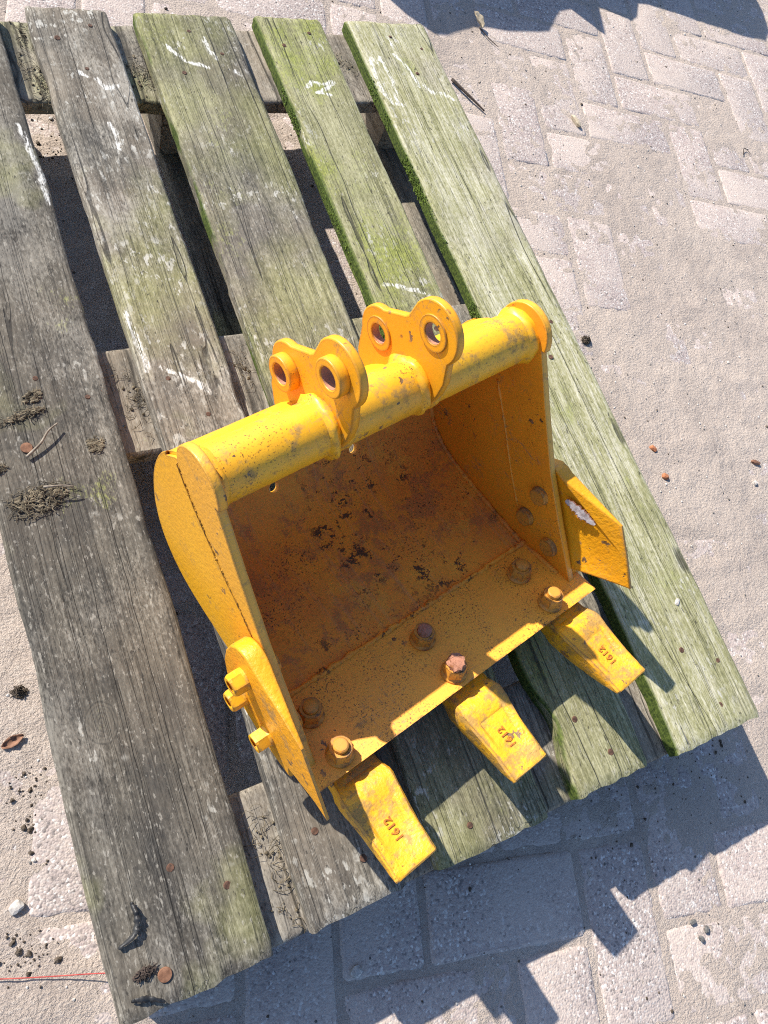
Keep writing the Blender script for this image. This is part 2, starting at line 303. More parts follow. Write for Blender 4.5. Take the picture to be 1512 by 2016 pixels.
def tube_vf(path, rad, ns=8, caps=True, V=None, F=None):
    V = [] if V is None else V; F = [] if F is None else F; b0 = len(V)
    P = np.array(path, float); n = len(P); rad = np.broadcast_to(rad, (n,)) if np.ndim(rad) < 2 else rad
    T = np.gradient(P, axis=0); T /= np.linalg.norm(T, axis=1)[:, None] + 1e-12
    up = np.array([0, 0, 1.]) if abs(T[0][2]) < .9 else np.array([1., 0, 0])
    for i in range(n):
        x = np.cross(up, T[i]); x /= np.linalg.norm(x) + 1e-9; y = np.cross(T[i], x)
        for j in range(ns):
            a = 2 * math.pi * j / ns; r = rad[i] if np.ndim(rad[i]) == 0 else rad[i][j]
            V.append(P[i] + r * (math.cos(a) * x + math.sin(a) * y))
    for i in range(n - 1):
        for j in range(ns):
            a = b0 + i * ns + j; b = b0 + i * ns + (j + 1) % ns; F.append((a, b, b + ns, a + ns))
    if caps:
        F.append(tuple(b0 + j for j in reversed(range(ns)))); F.append(tuple(b0 + (n - 1) * ns + j for j in range(ns)))
    return V, F
def blob_vf(c, r, V, F, sq=(1, 1, 1), rnd=.3):
    """lumpy 8-sided pebble"""
    b0 = len(V); ph = random.random() * 6.28
    V.append((c[0], c[1], c[2] + r * sq[2]))
    for lev, (rr, zz) in enumerate(((.8, .45), (1.0, -.25))):
        for j in range(5):
            a = ph + j * 1.2566 + lev * .6; q = r * rr * (1 + random.uniform(-rnd, rnd))
            V.append((c[0] + q * math.cos(a) * sq[0], c[1] + q * math.sin(a) * sq[1], c[2] + r * zz * sq[2] * (1 + random.uniform(-rnd, rnd))))
    for j in range(5):
        j2 = (j + 1) % 5
        F.append((b0, b0 + 1 + j, b0 + 1 + j2)); F.append((b0 + 1 + j, b0 + 6 + j, b0 + 1 + j2)); F.append((b0 + 1 + j2, b0 + 6 + j, b0 + 6 + j2))
    F.append(tuple(b0 + 6 + j for j in reversed(range(5))))
    return 16

# ================================================================== SETTING: ground, pavers, sand
ANG = R_(-15.5); AX = np.array([math.cos(ANG), math.sin(ANG)]); BX = np.array([-math.sin(ANG), math.cos(ANG)]); MOD = .108
gv = [(-200, -200, -.012), (200, -200, -.012), (200, 200, -.012), (-200, 200, -.012)]
ground = tag(mk('ground', gv, [(0, 1, 2, 3)], SAND), kind='structure')
def paver_mesh(seed):
    L, W, b = .2085, .1005, .0035; rr = random.Random(seed)
    V = []; F = []
    nx, ny = 12, 7
    def ring(hx, hy, z):
        pts = []
        c = .004
        base = [(-hx + c, -hy), (hx - c, -hy), (hx, -hy + c), (hx, hy - c), (hx - c, hy), (-hx + c, hy), (-hx, hy - c), (-hx, -hy + c)]
        out = []
        for i, p in enumerate(base):
            q = base[(i + 1) % 8]; n = 6 if i % 2 == 0 else 1
            for t in range(n): out.append((p[0] + (q[0] - p[0]) * t / n, p[1] + (q[1] - p[1]) * t / n, z))
        return out
    rings = [ring(L / 2, W / 2, -.05), ring(L / 2, W / 2, -.0035), ring(L / 2 - .002, W / 2 - .002, -.001), ring(L / 2 - .006, W / 2 - .006, 0)]
    n = len(rings[0])
    for k, rg in enumerate(rings):
        for p in rg:
            j = rr.uniform(-.0012, .0012) if k in (1, 2, 3) else 0
            V.append((p[0] + j, p[1] + rr.uniform(-.0012, .0012) * (k > 0), p[2] + (rr.uniform(-.0004, .0004) if k > 0 else 0)))
    for k in range(3):
        for j in range(n): F.append((k * n + j, k * n + (j + 1) % n, (k + 1) * n + (j + 1) % n, (k + 1) * n + j))
    F.append(tuple(3 * n + j for j in range(n)))
    me = bpy.data.meshes.new('paver'); me.from_pydata(V, [], F); me.update(); me.materials.append(PAVER)
    me.polygons.foreach_set('use_smooth', [True] * len(me.polygons)); return me
PM = [paver_mesh(i) for i in range(6)]
cells = []
for i in range(-14, 36):
    for j in range(-16, 28):
        k = (i - j) % 4
        if k == 0: a, b, rz = i + 1.0, j + .5, 0
        elif k == 3: a, b, rz = i + .5, j + 1.0, math.pi / 2
        else: continue
        p = AX * (a + .13) * MOD + BX * (b + .73) * MOD
        if -.7 < p[0] < 2.9 and -.9 < p[1] < 2.1:
            # distance of the paver to the part of the ground the photograph shows
            d = max(p[0] - 1.0 - .72 * p[1], -p[0] - .12, -.42 - p[1], p[1] - 1.55, 0)
            cells.append((d + .0001 * random.random(), p, rz))
cells.sort(key=lambda c: c[0])
for n, (d, p, rz) in enumerate(cells[:298]):
    o = bpy.data.objects.new('paver', PM[random.randrange(6)]); COL.objects.link(o); o.parent = ground
    o.location = (p[0], p[1], random.uniform(-.0012, .0006)); o.rotation_euler = (random.gauss(0, .003), random.gauss(0, .003), ANG + rz + random.gauss(0, .006) + random.choice((0, math.pi)))
VV = []; FF = []
for d, p, rz in cells[298:]:
    me = PM[random.randrange(6)]; R = Matrix.Translation((p[0], p[1], random.uniform(-.0012, .0006))) @ Matrix.Rotation(ANG + rz, 4, 'Z'); b0 = len(VV)
    VV += [R @ v.co for v in me.vertices]; FF += [[b0 + q for q in f.vertices] for f in me.polygons]
tag(mk('paver_field', VV, FF, PAVER, ground), kind='stuff')
# loose sand lying in the joints and drifting over the pavers
nx, ny = 720, 600; xs = np.linspace(-.8, 3.0, nx); ys = np.linspace(-1.0, 2.2, ny); X, Y = np.meshgrid(xs, ys)
g = lambda cx, cy, rx, ry: np.exp(-(((X - cx) / rx) ** 2 + ((Y - cy) / ry) ** 2))
cov = .52 * g(1.22, .48, .30, .26) + .50 * g(.95, .15, .18, .26) + .35 * g(1.65, .70, .30, .22) + .55 * g(-.06, .33, .12, .14) + .5 * g(.25, .9, .5, .35) + .2 * g(1.05, 1.35, .2, .1) + .5 * g(-.1, .03, .06, .1)
A_ = X * AX[0] + Y * AX[1]; B_ = X * BX[0] + Y * BX[1]
dr = fbm(X * 7 + Y * 2, Y * 9, 3, 5) - .5; str_ = fbm(A_ * 5, B_ * 22, 9, 4) - .5
H = -.0012 + .0064 * cov + .0046 * dr + .0085 * str_ * np.clip(cov * 1.6, 0, 1) + .0034 * (fbm(X * 75, Y * 75, 5, 3) - .5)
V = np.stack([X, Y, H], -1).reshape(-1, 3); idx = np.arange(nx * ny).reshape(ny, nx)
F = np.stack([idx[:-1, :-1], idx[:-1, 1:], idx[1:, 1:], idx[1:, :-1]], -1).reshape(-1, 4)
sme = bpy.data.meshes.new('sand'); sme.vertices.add(len(V)); sme.vertices.foreach_set('co', V.astype(np.float32).ravel())
sme.loops.add(F.size); sme.loops.foreach_set('vertex_index', F.astype(np.int32).ravel()); sme.polygons.add(len(F)); sme.polygons.foreach_set('loop_start', np.arange(len(F), dtype=np.int32) * 4)
sme.update(calc_edges=True); sme.validate()
tag(link('sand', sme, SAND, None, 180), 'pale grey beige sand drifted over the pavers and filling their joints', 'sand', kind='stuff')
def sandz(x, y):
    i = min(max(int((x + .8) / 3.8 * (nx - 1)), 0), nx - 1); j = min(max(int((y + 1) / 3.2 * (ny - 1)), 0), ny - 1)
    return max(float(H[j, i]), -.001)
# fine grit and crumbs
V = []; F = []; mi = []
for k in range(4200):
    x = random.uniform(-.25, 2.1); y = random.uniform(-.4, 1.6)
    if x > 1.0 + .75 * y + .2: continue
    r = random.uniform(.0007, .0020) * (1.6 if random.random() < .06 else 1)
    nf = blob_vf((x, y, sandz(x, y) + r * .3), r, V, F, (1, 1, .7)); mi += [0 if random.random() < .62 else (1 if random.random() < .6 else 2)] * nf
tag(mk('grit', V, F, [STONE, STONED, DIRT], None, None, mi), 'tiny pebbles and dark crumbs scattered over the sandy paving', 'grit', kind='stuff')

# ================================================================== PALLET
DZ = .144
pallet = tag(empty('wooden_pallet', (0, 0, 0)), 'weathered mossy wooden pallet under the yellow bucket', 'pallet')
STROKES = {4: [[(.672, 1.119), (.666, 1.09), (.664, 1.064), (.667, 1.043), (.675, 1.024), (.692, 1.02)], [(.672, 1.118), (.680, 1.108), (.689, 1.121), (.689, 1.105), (.693, 1.08), (.689, 1.053), (.683, 1.024)], [(.718, 1.166), (.722, 1.148)], [(.716, 1.126), (.728, 1.108), (.736, 1.081), (.736, 1.059)], [(.748, 1.062), (.755, 1.047), (.777, 1.044), (.789, 1.031)]],
    1: [[(.22, 1.076), (.229, 1.068)], [(.241, 1.064), (.247, 1.048), (.264, 1.055)], [(.237, .987), (.241, .972), (.239, .944)], [(.184, .70), (.187, .66), (.19, .62)], [(.205, .62), (.235, .60), (.25, .58)]],
    0: [[(.127, .988), (.13, .974), (.132, .956), (.134, .932), (.137, .912), (.135, .865)]],
    3: [[(.541, 1.056), (.552, 1.066), (.566, 1.060), (.587, 1.067), (.571, 1.052), (.552, 1.046), (.572, 1.040)], [(.53, .70), (.56, .69), (.585, .68)]],
    2: [[(.409, 1.147), (.41, 1.127), (.416, 1.108)], [(.437, 1.084), (.441, 1.077)], [(.35, 1.13), (.37, 1.10), (.40, 1.09)]]}
WB = [wood('board_wood_a', strokes=STROKES[0], seed=1, moss=.12, green=.12, white=.35, light=.48, warm=.15, crack=.45, worn=.4, knots=((.050, .254, .017),), lines=((.074, .66, .064, -.01), (.105, .5, .101, .12), (.048, .95, .047, .4))),
      wood('board_wood_b', strokes=STROKES[1], seed=2, moss=.10, green=.16, white=1.15, light=.72, crack=.6, warm=.45, worn=.75, lines=((.222, 1.21, .216, .98),)),
      wood('board_wood_c', strokes=STROKES[2], seed=3, moss=.60, green=.52, white=.75, light=.72, crack=.6, worn=.35, warm=.35, sidemoss=.4),
      wood('board_wood_d', strokes=STROKES[3], seed=4, moss=.85, green=.88, white=.6, light=.95, film=1.05, warm=.3, sidemoss=.9),
      wood('board_wood_e', strokes=STROKES[4], seed=5.5, moss=.5, green=.95, white=.65, light=1.45, film=1.45, warm=.4, sidemoss=1.3, lines=((.710, 1.21, .707, .93), (.692, .21, .726, -.01)))]
WS = wood('stringer_wood', 7, moss=.1, green=.2, white=.1, light=.95, warm=.7, crack=2)
WK = wood('block_wood', 8, moss=.05, green=.05, white=.0, light=1.05, warm=1.0)
def plank(name, x0, x1, y0, y1, z0, z1, mat, parent, seed, along='y', ext=None, rough=.0012, nl=150, nw=16, chip=.004):
    """a worn plank: top and bottom skins over noisy long edges, rounded arrises"""
    L = np.linspace(0, 1, nl + 1); Wd = np.array([0, .008, .03, .08] + list(np.linspace(.15, .85, nw - 7)) + [.92, .97, .992, 1.0])
    nwv = len(Wd); la0, la1 = (y0, y1) if along == 'y' else (x0, x1); wa0, wa1 = (x0, x1) if along == 'y' else (y0, y1)
    V = []; F = []
    l = la0 + (la1 - la0) * L
    e0 = wa0 + rough * 2.2 * (fbm(l * 9, 0 * l, seed) - .5) * 2 + .6 * rough * (fbm(l * 70, 0 * l, seed + 1) - .5) - chip * np.clip(fbm(l * 14, 0 * l + 3, seed + 5) - .62, 0, 1) * -3
    e1 = wa1 + rough * 2.2 * (fbm(l * 9, 0 * l + 9, seed + 2) - .5) * 2 + .6 * rough * (fbm(l * 70, 0 * l, seed + 3) - .5) - chip * np.clip(fbm(l * 14, 0 * l + 7, seed + 6) - .62, 0, 1) * 3
    if ext is not None: e0, e1 = ext(l, e0, e1)
    for side in (0, 1):
        for i in range(nl + 1):
            for k in range(nwv):
                wv = e0[i] + (e1[i] - e0[i]) * Wd[k]
                d = min(Wd[k], 1 - Wd[k]) * (wa1 - wa0)
                rd = .003 * max(0, 1 - d / .0042) ** 2
                ends = min(L[i], 1 - L[i]) * (la1 - la0); rd += .0025 * max(0, 1 - ends / .004) ** 2
                nz = .0011 * (float(vn(wv * 42, l[i] * 2.5, seed + 11)) - .5) + .0009 * (float(vn(wv * 150, l[i] * 5, seed + 12)) - .5)
                z = (z1 - rd + nz) if side == 0 else (z0 + rd * .5)
                el = (.0035 * (float(vn(wv * 260, seed * 3.1, seed + 8)) - .5) + .002 * (float(vn(wv * 60, 1, seed + 9)) - .5)) * (1 if i == nl else (-1 if i == 0 else 0))
                V.append((wv, l[i] + el, z) if along == 'y' else (l[i] + el, wv, z))
    n1 = (nl + 1) * nwv; flip = along != 'y'
    def q(*f): F.append(tuple(reversed(f)) if flip else f)
    for i in range(nl):
        for k in range(nwv - 1):
            a = i * nwv + k; q(a, a + 1, a + nwv + 1, a + nwv); b = n1 + a; q(b, b + nwv, b + nwv + 1, b + 1)
        a = i * nwv; q(a, a + nwv, n1 + a + nwv, n1 + a); a += nwv - 1; q(a, n1 + a, n1 + a + nwv, a + nwv)
    for k in range(nwv - 1):
        q(k, n1 + k, n1 + k + 1, k + 1); a = nl * nwv + k; q(a, a + 1, n1 + a + 1, n1 + a)
    return mk(name, V, F, mat, parent, 35)
def b4(l, e0, e1):   # waney, bark-edged stretch of the fourth board near its lower end
    k = np.exp(-((l - .085) / .035) ** 2); return e0 + .012 * k - .004 * np.exp(-((l - .17) / .04) ** 2), e1
BX_ = [(0, .140, 0., 1.197, None), (.178, .2825, .0015, 1.196, None), (.320, .4635, 0, 1.194, None), (.503, .612, .003, 1.199, b4), (.6575, .8025, -.003, 1.2, None)]
boards = [plank('board', a, b, c, d, DZ - .0222, DZ, WB[i], pallet, 20 + i * 7, ext=e, nl=170) for i, (a, b, c, d, e) in enumerate(BX_)]
tag(boards[0], 'dark grey wide board with long drying cracks'); tag(boards[4], 'pale green board with chalky white scrawl')
for i, (a, b) in enumerate(((.0, .146), (.528, .668), (1.05, 1.196))):
    plank('stringer', .002, .80, a, b, .0995, DZ - .0224, WS, pallet, 60 + i * 5, along='x', nl=110, rough=.0008)
def block(x0, x1, y0, y1, seed):
    return plank('block', x0, x1, y0, y1, .0222, .0993, WK, pallet, seed, nl=10, nw=10, rough=.001)
for i, (a, b) in enumerate(((.002, .10), (.3275, .4725), (.70, .798))):
    for j, (c, d) in enumerate(((.003, .1445), (.53, .665), (1.055, 1.193))): block(a, b, c, d, 80 + i * 3 + j)
for i, (a, b) in enumerate(((.002, .10), (.3275, .4725), (.70, .798))):
    plank('bottom_board', a, b, .001, 1.195, .0008, .022, WS, pallet, 95 + i, nl=60, nw=10)
# nails
def nail_mesh(r):
    V = []; F = []; n = 14
    for rr, z in ((r, -.003), (r, .0002), (r * .86, .0010)):
        for j in range(n): V.append((rr * math.cos(6.2832 * j / n) * (1 + random.uniform(-.05, .05)), rr * math.sin(6.2832 * j / n), z))
    for k in range(2):
        for j in range(n): F.append((k * n + j, k * n + (j + 1) % n, (k + 1) * n + (j + 1) % n, (k + 1) * n + j))
    F.append(tuple(2 * n + j for j in range(n)))
    me = bpy.data.meshes.new('nail'); me.from_pydata(V, [], F); me.materials.append(RUST); return me
NM = [nail_mesh(.0034), nail_mesh(.0040), nail_mesh(.0030)]
NAILS = [(.117, .598), (.07, .63), (.208, .606), (.24, .552), (.207, 1.137), (.255, 1.162), (.391, 1.159), (.428, 1.117), (.362, 1.079), (.232, 1.083), (.072, .106), (.116, .072), (.209, .085), (.247, .043), (.367, .028), (.539, .083), (.567, .034), (.729, .108), (.748, .029), (.776, .079), (.771, .604), (.742, .548), (.582, 1.166), (.532, 1.138), (.726, 1.166), (.775, 1.141), (.745, 1.087), (.37, .61), (.42, .56), (.58, .62), (.53, .57), (.45, .09)]
for x, y in NAILS:
    bi = next(i for i, q in enumerate(BX_) if q[0] <= x <= q[1])
    o = bpy.data.objects.new('nail', random.choice(NM)); COL.objects.link(o); o.parent = boards[bi]; o.location = (x, y, DZ - .0003); o.rotation_euler = (random.gauss(0, .08), random.gauss(0, .08), random.random() * 6)
# moss cushions along shaded board edges
def moss(bi, x, y0, y1, z0, z1, n, mat, spread=.0015):
    V = []; F = []
    for _ in range(n):
        y = random.uniform(y0, y1)
        if fbm(y * 18, bi, 5) < .42: continue
        z = random.uniform(z0, z1); blob_vf((x + random.gauss(0, spread), y, z), random.uniform(.0005, .0013), V, F, (1, 1.3, 1), .5)
    tag(mk('moss', V, F, mat, boards[bi]), kind='stuff')
moss(4, .6575, .62, 1.08, .124, .1435, 1500, MOSS, .0006); moss(3, .5025, .55, 1.06, .126, .1425, 700, MOSS, .0006)

# ================================================================== EXCAVATOR BUCKET  (local: x = across, y = back from the tooth tips, z = above the deck)
bucket = tag(empty('excavator_bucket', (.2917, .0359, DZ), R_(13.5)), 'yellow toothed excavator bucket lying mouth up on the mossy pallet', 'bucket')
def part(name, me_or_vf, mat, smooth=None, parent=None, mi=None):
    if isinstance(me_or_vf, bpy.types.Mesh):
        return link(name, me_or_vf, mat, parent or bucket, smooth)
    return mk(name, me_or_vf[0], me_or_vf[1], mat, parent or bucket, smooth, mi)
def yz_plate(polys, x0, x1, bev=.0012):
    me = curve_plate(polys, x1 - x0, bev); xm = (x0 + x1) / 2
    for v in me.vertices: a, b, c = v.co; v.co = (c + xm, a, b)
    me.update(); return me
XL, XR = -.048, .311; TO = .0085
TC = (.3668, .2295); TR = .0258
# shell: curved back and floor
prof = catmull([(.3835, .2145), (.3985, .203), (.414, .175), (.4205, .14), (.4195, .105), (.412, .07), (.398, .041), (.377, .021), (.35, .0105), (.32, .0095), (.28, .0145), (.24, .0215), (.19, .031)], 5)
P = np.array(prof); T = np.gradient(P, axis=0); T /= np.linalg.norm(T, axis=1)[:, None]; Nn = np.stack([-T[:, 1], T[:, 0]], 1)
if Nn[len(Nn) // 2][1] > 0: Nn = -Nn
OUT = P + Nn * .008
n = len(P); V = []; F = []; mi = []
for x in (XL - .0002, XR + .0002):
    V += [(x, p[0], p[1]) for p in P] + [(x, p[0], p[1]) for p in OUT]
b = 2 * n
for i in range(n - 1):
    F.append((i, b + i, b + i + 1, i + 1)); mi.append(0)
    F.append((n + i, n + i + 1, b + n + i + 1, b + n + i)); mi.append(1)
    F.append((i, i + 1, n + i + 1, n + i)); mi.append(1); F.append((b + i, b + n + i, b + n + i + 1, b + i + 1)); mi.append(1)
F.append((0, n, b + n, b)); mi.append(1); F.append((n - 1, b + n - 1, b + 2 * n - 1, 2 * n - 1)); mi.append(1)
shell = mk('shell', V, F, [YIN, YEL], None, 50, mi)
bm = bmesh.new(); bm.from_mesh(shell.data); bmesh.ops.recalc_face_normals(bm, faces=bm.faces); bm.to_mesh(shell.data); bm.free()
cut = []
for hx in (.077, .187):
    d = np.array([0, .62, -.78]); c = np.array([hx, .391, .032])
    vf = tube_vf([c - d * .03, c, c + d * .03], [.0062] * 3, 20); o = mk('cutter_tmp', *vf, YEL)
    bm = bmesh.new(); bm.from_mesh(o.data); bmesh.ops.recalc_face_normals(bm, faces=bm.faces); bm.to_mesh(o.data); bm.free()
    md = shell.modifiers.new('b', 'BOOLEAN'); md.object = o; md.operation = 'DIFFERENCE'; md.solver = 'EXACT'; cut.append(o)
me = baked(shell)
for o in cut: bpy.data.objects.remove(o)
shell = link('shell', me, None, bucket, 50)
# side plates
FE = [(.3366, .241), (.2936, .199), (.2363, .146), (.1844, .106), (.1216, .060)]      # mouth edge, from tube to lip
back = [tuple(q) for q in OUT[::2]]
outer = [(q[0] + .0015, q[1] - .0005) for q in back[2:]]
side_out = [(.376, .214), (.386, .2165), (.3940, .2145), (.4045, .2035), (.4165, .1850)] + outer[2:] + [(.17, .0255), (.128, .040), (.1216, .060)] + [(q[0] + .004, q[1] - .004) for q in FE[::-1][1:]] + [(.352, .219)]
strip = FE[::-1] + arc(.3645, .2350, .0325, 165, -24, 18) + [(.390, .2165), (.368, .199), (.344, .184), (.306, .163), (.269, .147), (.235, .126), (.200, .100), (.150, .066), (.1216, .052)]
for s, (x0, x1) in ((-1, (XL - TO, XL)), (1, (XR, XR + TO))):
    xa, xb = (x1 - .0034, x1 - .0003) if s < 0 else (x0 + .0003, x0 + .0034)
    me = yz_plate([side_out], xa, xb, .0008)
    pl = part('side_plate', me, [YFLANK, YWALL], 30)
    me.polygons.foreach_set('material_index', [1 if (p.normal.x * s < -.7) else 0 for p in me.polygons])
    me = yz_plate([strip], x0, x1, .0012)
    part('edge_strip', me, [YSIDE, YWALL], 30, pl)
    me.polygons.foreach_set('material_index', [1 if (p.normal.x * s < -.7) else 0 for p in me.polygons])
    # stitch weld along the seam, outside
    xo = x0 + .0012 if s < 0 else x1 - .0012
    sm = catmull([(.393, .2175), (.368, .1975), (.344, .1825), (.306, .1615), (.269, .1455), (.250, .134)], 12)
    V = []; F = []
    for n_, q in enumerate(sm):
        if n_ % 7 in (5, 6): continue
        blob_vf((xo, q[0] + random.gauss(0, .0006), q[1] + random.gauss(0, .0006)), random.uniform(.0009, .0019), V, F, (1.2, 1, 1), .4)
    part('weld_seam', (V, F), SEAM, 180, pl)
    V = []; F = []; tube_vf([(xo - s * .0 + (-.0016 if s < 0 else .0016), q[0] + random.gauss(0, .0003), q[1] + random.gauss(0, .0003)) for q in sm], .0006, 5, True, V, F); part('seam_gap', (V, F), SEAM, None, pl)
    xi = x1 if s < 0 else x0
    V = []; F = []; pp = [(xi, q[0], q[1]) for q in catmull([(.352, .1645), (.308, .128), (.2645, .090), (.2215, .058)], 10)]
    tube_vf([np.array(p) for p in pp], .0016 * (1 + .35 * RNG.normal(0, 1, len(pp))), 6, True, V, F)
    part('inner_weld', (V, F), YWALL, 180, pl)
    xw = xi - s * .0022
    pp = [(xw, q[0], q[1] + .001) for q in P[12:]] + [(xw, .17, .0435), (xw, .14, .0550)]
    pp = catmull(pp, 2); V = []; F = []
    tube_vf(pp, np.clip(.0032 * (1 + .22 * RNG.normal(0, 1, len(pp))), .002, .0045), 8, True, V, F)
    part('floor_weld', (V, F), YIN, 180, pl)
# tube across the top, with its welds
V = []; F = []; ns = 48; xs_ = np.linspace(XL - .0005, XR + .0005, 60); V, F = tube_vf([(x, TC[0], TC[1]) for x in xs_], TR + .00025 * RNG.normal(0, 1, (60, 1)) * np.ones((1, ns)) * .4, ns)
tube = part('cross_tube', (V, F), YTUBE, 60)
def ringweld(x, r0, lump, wdt=.004, parent=None, rows=5, mat=YTUBE):
    V = []; F = []; nn = 40
    for i in range(rows):
        t = i / (rows - 1) * 2 - 1
        for j in range(nn):
            a = 6.2832 * j / nn; r = r0 + lump * (1 - t * t) * (.55 + .9 * float(vn(j * .45, x * 300 + i * .6, 3)) + random.uniform(-.15, .15))
            V.append((x + t * wdt, TC[0] + r * math.cos(a), TC[1] + r * math.sin(a)))
    for i in range(rows - 1):
        for j in range(nn): F.append((i * nn + j, (i + 1) * nn + j, (i + 1) * nn + (j + 1) % nn, i * nn + (j + 1) % nn))
    part('tube_weld', (V, F), mat, 180, parent or tube)
ringweld(XL + .003, TR - .0012, .0030, .0075, None, 7); ringweld(XR - .004, TR - .0012, .0042, .0085, None, 7)
# bracket ears
def ear(x0, x1, boss):
    h1, h2 = (.4235, .2331), (.3763, .298); r = .031
    d = np.array(h2) - np.array(h1); ang = math.degrees(math.atan2(d[1], d[0]))
    pts = arc(h2[0], h2[1], .033, -158 + 360 - 360, 0, 1)[:0]
    pts = []
    pts += arc(*h2, .0300, 200, 12, 22)                                    # front lobe, mouth side over the top to the rear
    vx, vz = .4085, .2800                                                  # waist between the lobes
    pts += [(vx - .0015, vz + .004), (vx + .001, vz), (vx + .006, vz - .0045)]
    pts += arc(*h1, .0270, 72, -35, 14)
    pts += [(.438, .190), (.424, .168), (.408, .172), (.392, .205), (.372, .2155), (.350, .2195), (.3405, .232), (.3385, .250), (.3400, .268)]
    hole = lambda c, rr: arc(c[0], c[1], rr, 360, 0, 26)[:-1]
    e = part('bracket_ear', yz_plate([pts, hole(h1, .0098), hole(h2, .0098)], x0, x1, .0016), YEAR, 35)
    for hc in (h1, h2):
        xa, xb = (x0 - boss, x0 + .0004)
        ro = .0172
        me = yz_plate([arc(hc[0], hc[1], ro, 0, 360, 26)[:-1], hole(hc, .0099)], xa, xb, min(.0012, boss * .4))
        part('boss', me, YEAR, 35, e)
        # dark inside lining of the bore
        V = []; F = []; nn = 26
        for x in (x0 - boss + .001, x1 - .001):
            for j in range(nn): V.append((x, hc[0] + .00965 * math.cos(6.2832 * j / nn), hc[1] + .00965 * math.sin(6.2832 * j / nn)))
        for j in range(nn): F.append((j, nn + j, nn + (j + 1) % nn, (j + 1) % nn))
        part('bore', (V, F), NUTR, 180, e)
    for xx, lum in ((x0 - .004, .0055), (x1 + .002, .0025)): ringweld(xx, TR - .0008, lum, .0065, e, 7)
    return e
ear(.067, .0752, .0100); ear(.168, .1762, .0015)
# cutting edge plate (floor of the mouth)
LT = [(.190, .0355), (.1018, .0710)]; dx, dz = LT[1][0] - LT[0][0], LT[1][1] - LT[0][1]; ln = math.hypot(dx, dz); un = (-dz / ln, dx / ln)  # points down
if un[1] > 0: un = (-un[0], -un[1])
cp = [LT[0], LT[1], (LT[1][0] + un[0] * .0115 + .004, LT[1][1] + un[1] * .0115), (LT[0][0] + un[0] * .0115, LT[0][1] + un[1] * .0115)]
plate = part('cutting_edge', yz_plate([cp], -.0605, .331, .0012), YFLOOR, 30)
V = []; F = []; pp = [np.array((x, .1915 + random.gauss(0, .0006), .0352)) for x in np.linspace(XL, XR, 90)]
tube_vf(pp, np.clip(.0030 * (1 + .25 * RNG.normal(0, 1, 90)), .0015, .005), 8, True, V, F); part('plate_weld', (V, F), YIN, 180, plate)
def ztop(y): return LT[0][1] + (LT[0][0] - y) / (LT[0][0] - LT[1][0]) * dz
# nuts with bolt ends
def hexnut(r, h, stub_r, stub_h, flange=1.22):
    V = []; F = []; n = 24
    def ringh(rad, z, hexa):
        b = len(V)
        for j in range(n):
            a = 6.2832 * j / n
            k = rad * (math.cos(R_(30)) / math.cos((a % R_(60)) - R_(30)) if hexa else 1)
            V.append((k * math.cos(a), k * math.sin(a), z))
        return b
    rs = [ringh(r * flange, 0, False), ringh(r * flange, h * .14, False), ringh(r * 1.02, h * .26, True), ringh(r, h * .85, True), ringh(r * .86, h, False), ringh(stub_r * 1.05, h, False), ringh(stub_r * 1.05, h * .97, False)]
    for a, b in zip(rs[:-1], rs[1:]):
        for j in range(n): F.append((a + j, a + (j + 1) % n, b + (j + 1) % n, b + j))
    V2 = []; F2 = []
    for rad, z in ((stub_r, h * .9), (stub_r, h + stub_h * .8), (stub_r * .82, h + stub_h)):
        for j in range(n): V2.append((rad * math.cos(6.2832 * j / n), rad * math.sin(6.2832 * j / n), z))
    for k in range(2):
        for j in range(n): F2.append((k * n + j, k * n + (j + 1) % n, (k + 1) * n + (j + 1) % n, (k + 1) * n + j))
    F2.append(tuple(2 * n + j for j in range(n)))
    return (V, F), (V2, F2)
slope = math.atan2(dz, -dx)
for i, x in enumerate((-.0255, .1222, .2700)):
    for j, y in enumerate((.1635, .1185)):
        (V, F), (V2, F2) = hexnut(.0128, .0175, .0076, .0055 if j else .0045, 1.10)
        rusted = (i == 1 and j == 1)
        if rusted:
            V2 = [(v[0] * 1.35 * random.uniform(.8, 1.15), v[1] * 1.35 * random.uniform(.8, 1.15), v[2] + random.uniform(-.002, .001)) for v in V2]
        nu = part('nut', (V, F), NUTM, 35); nu.location = (x + random.gauss(0, .001), y, ztop(y) - .0004); nu.rotation_euler = (-slope * 1.0, 0, random.random() * 2)
        nu.rotation_mode = 'XYZ'; nu.matrix_basis = Matrix.Translation(nu.location) @ Matrix.Rotation(-slope, 4, 'X') @ Matrix.Rotation(random.random() * 2, 4, 'Z')
        be = part('bolt_end', (V2, F2), NUTR if (rusted or i == 1) else NUTM, 35, nu)
        if rusted: tag(nu, 'nut with a crumbled rusty bolt end')
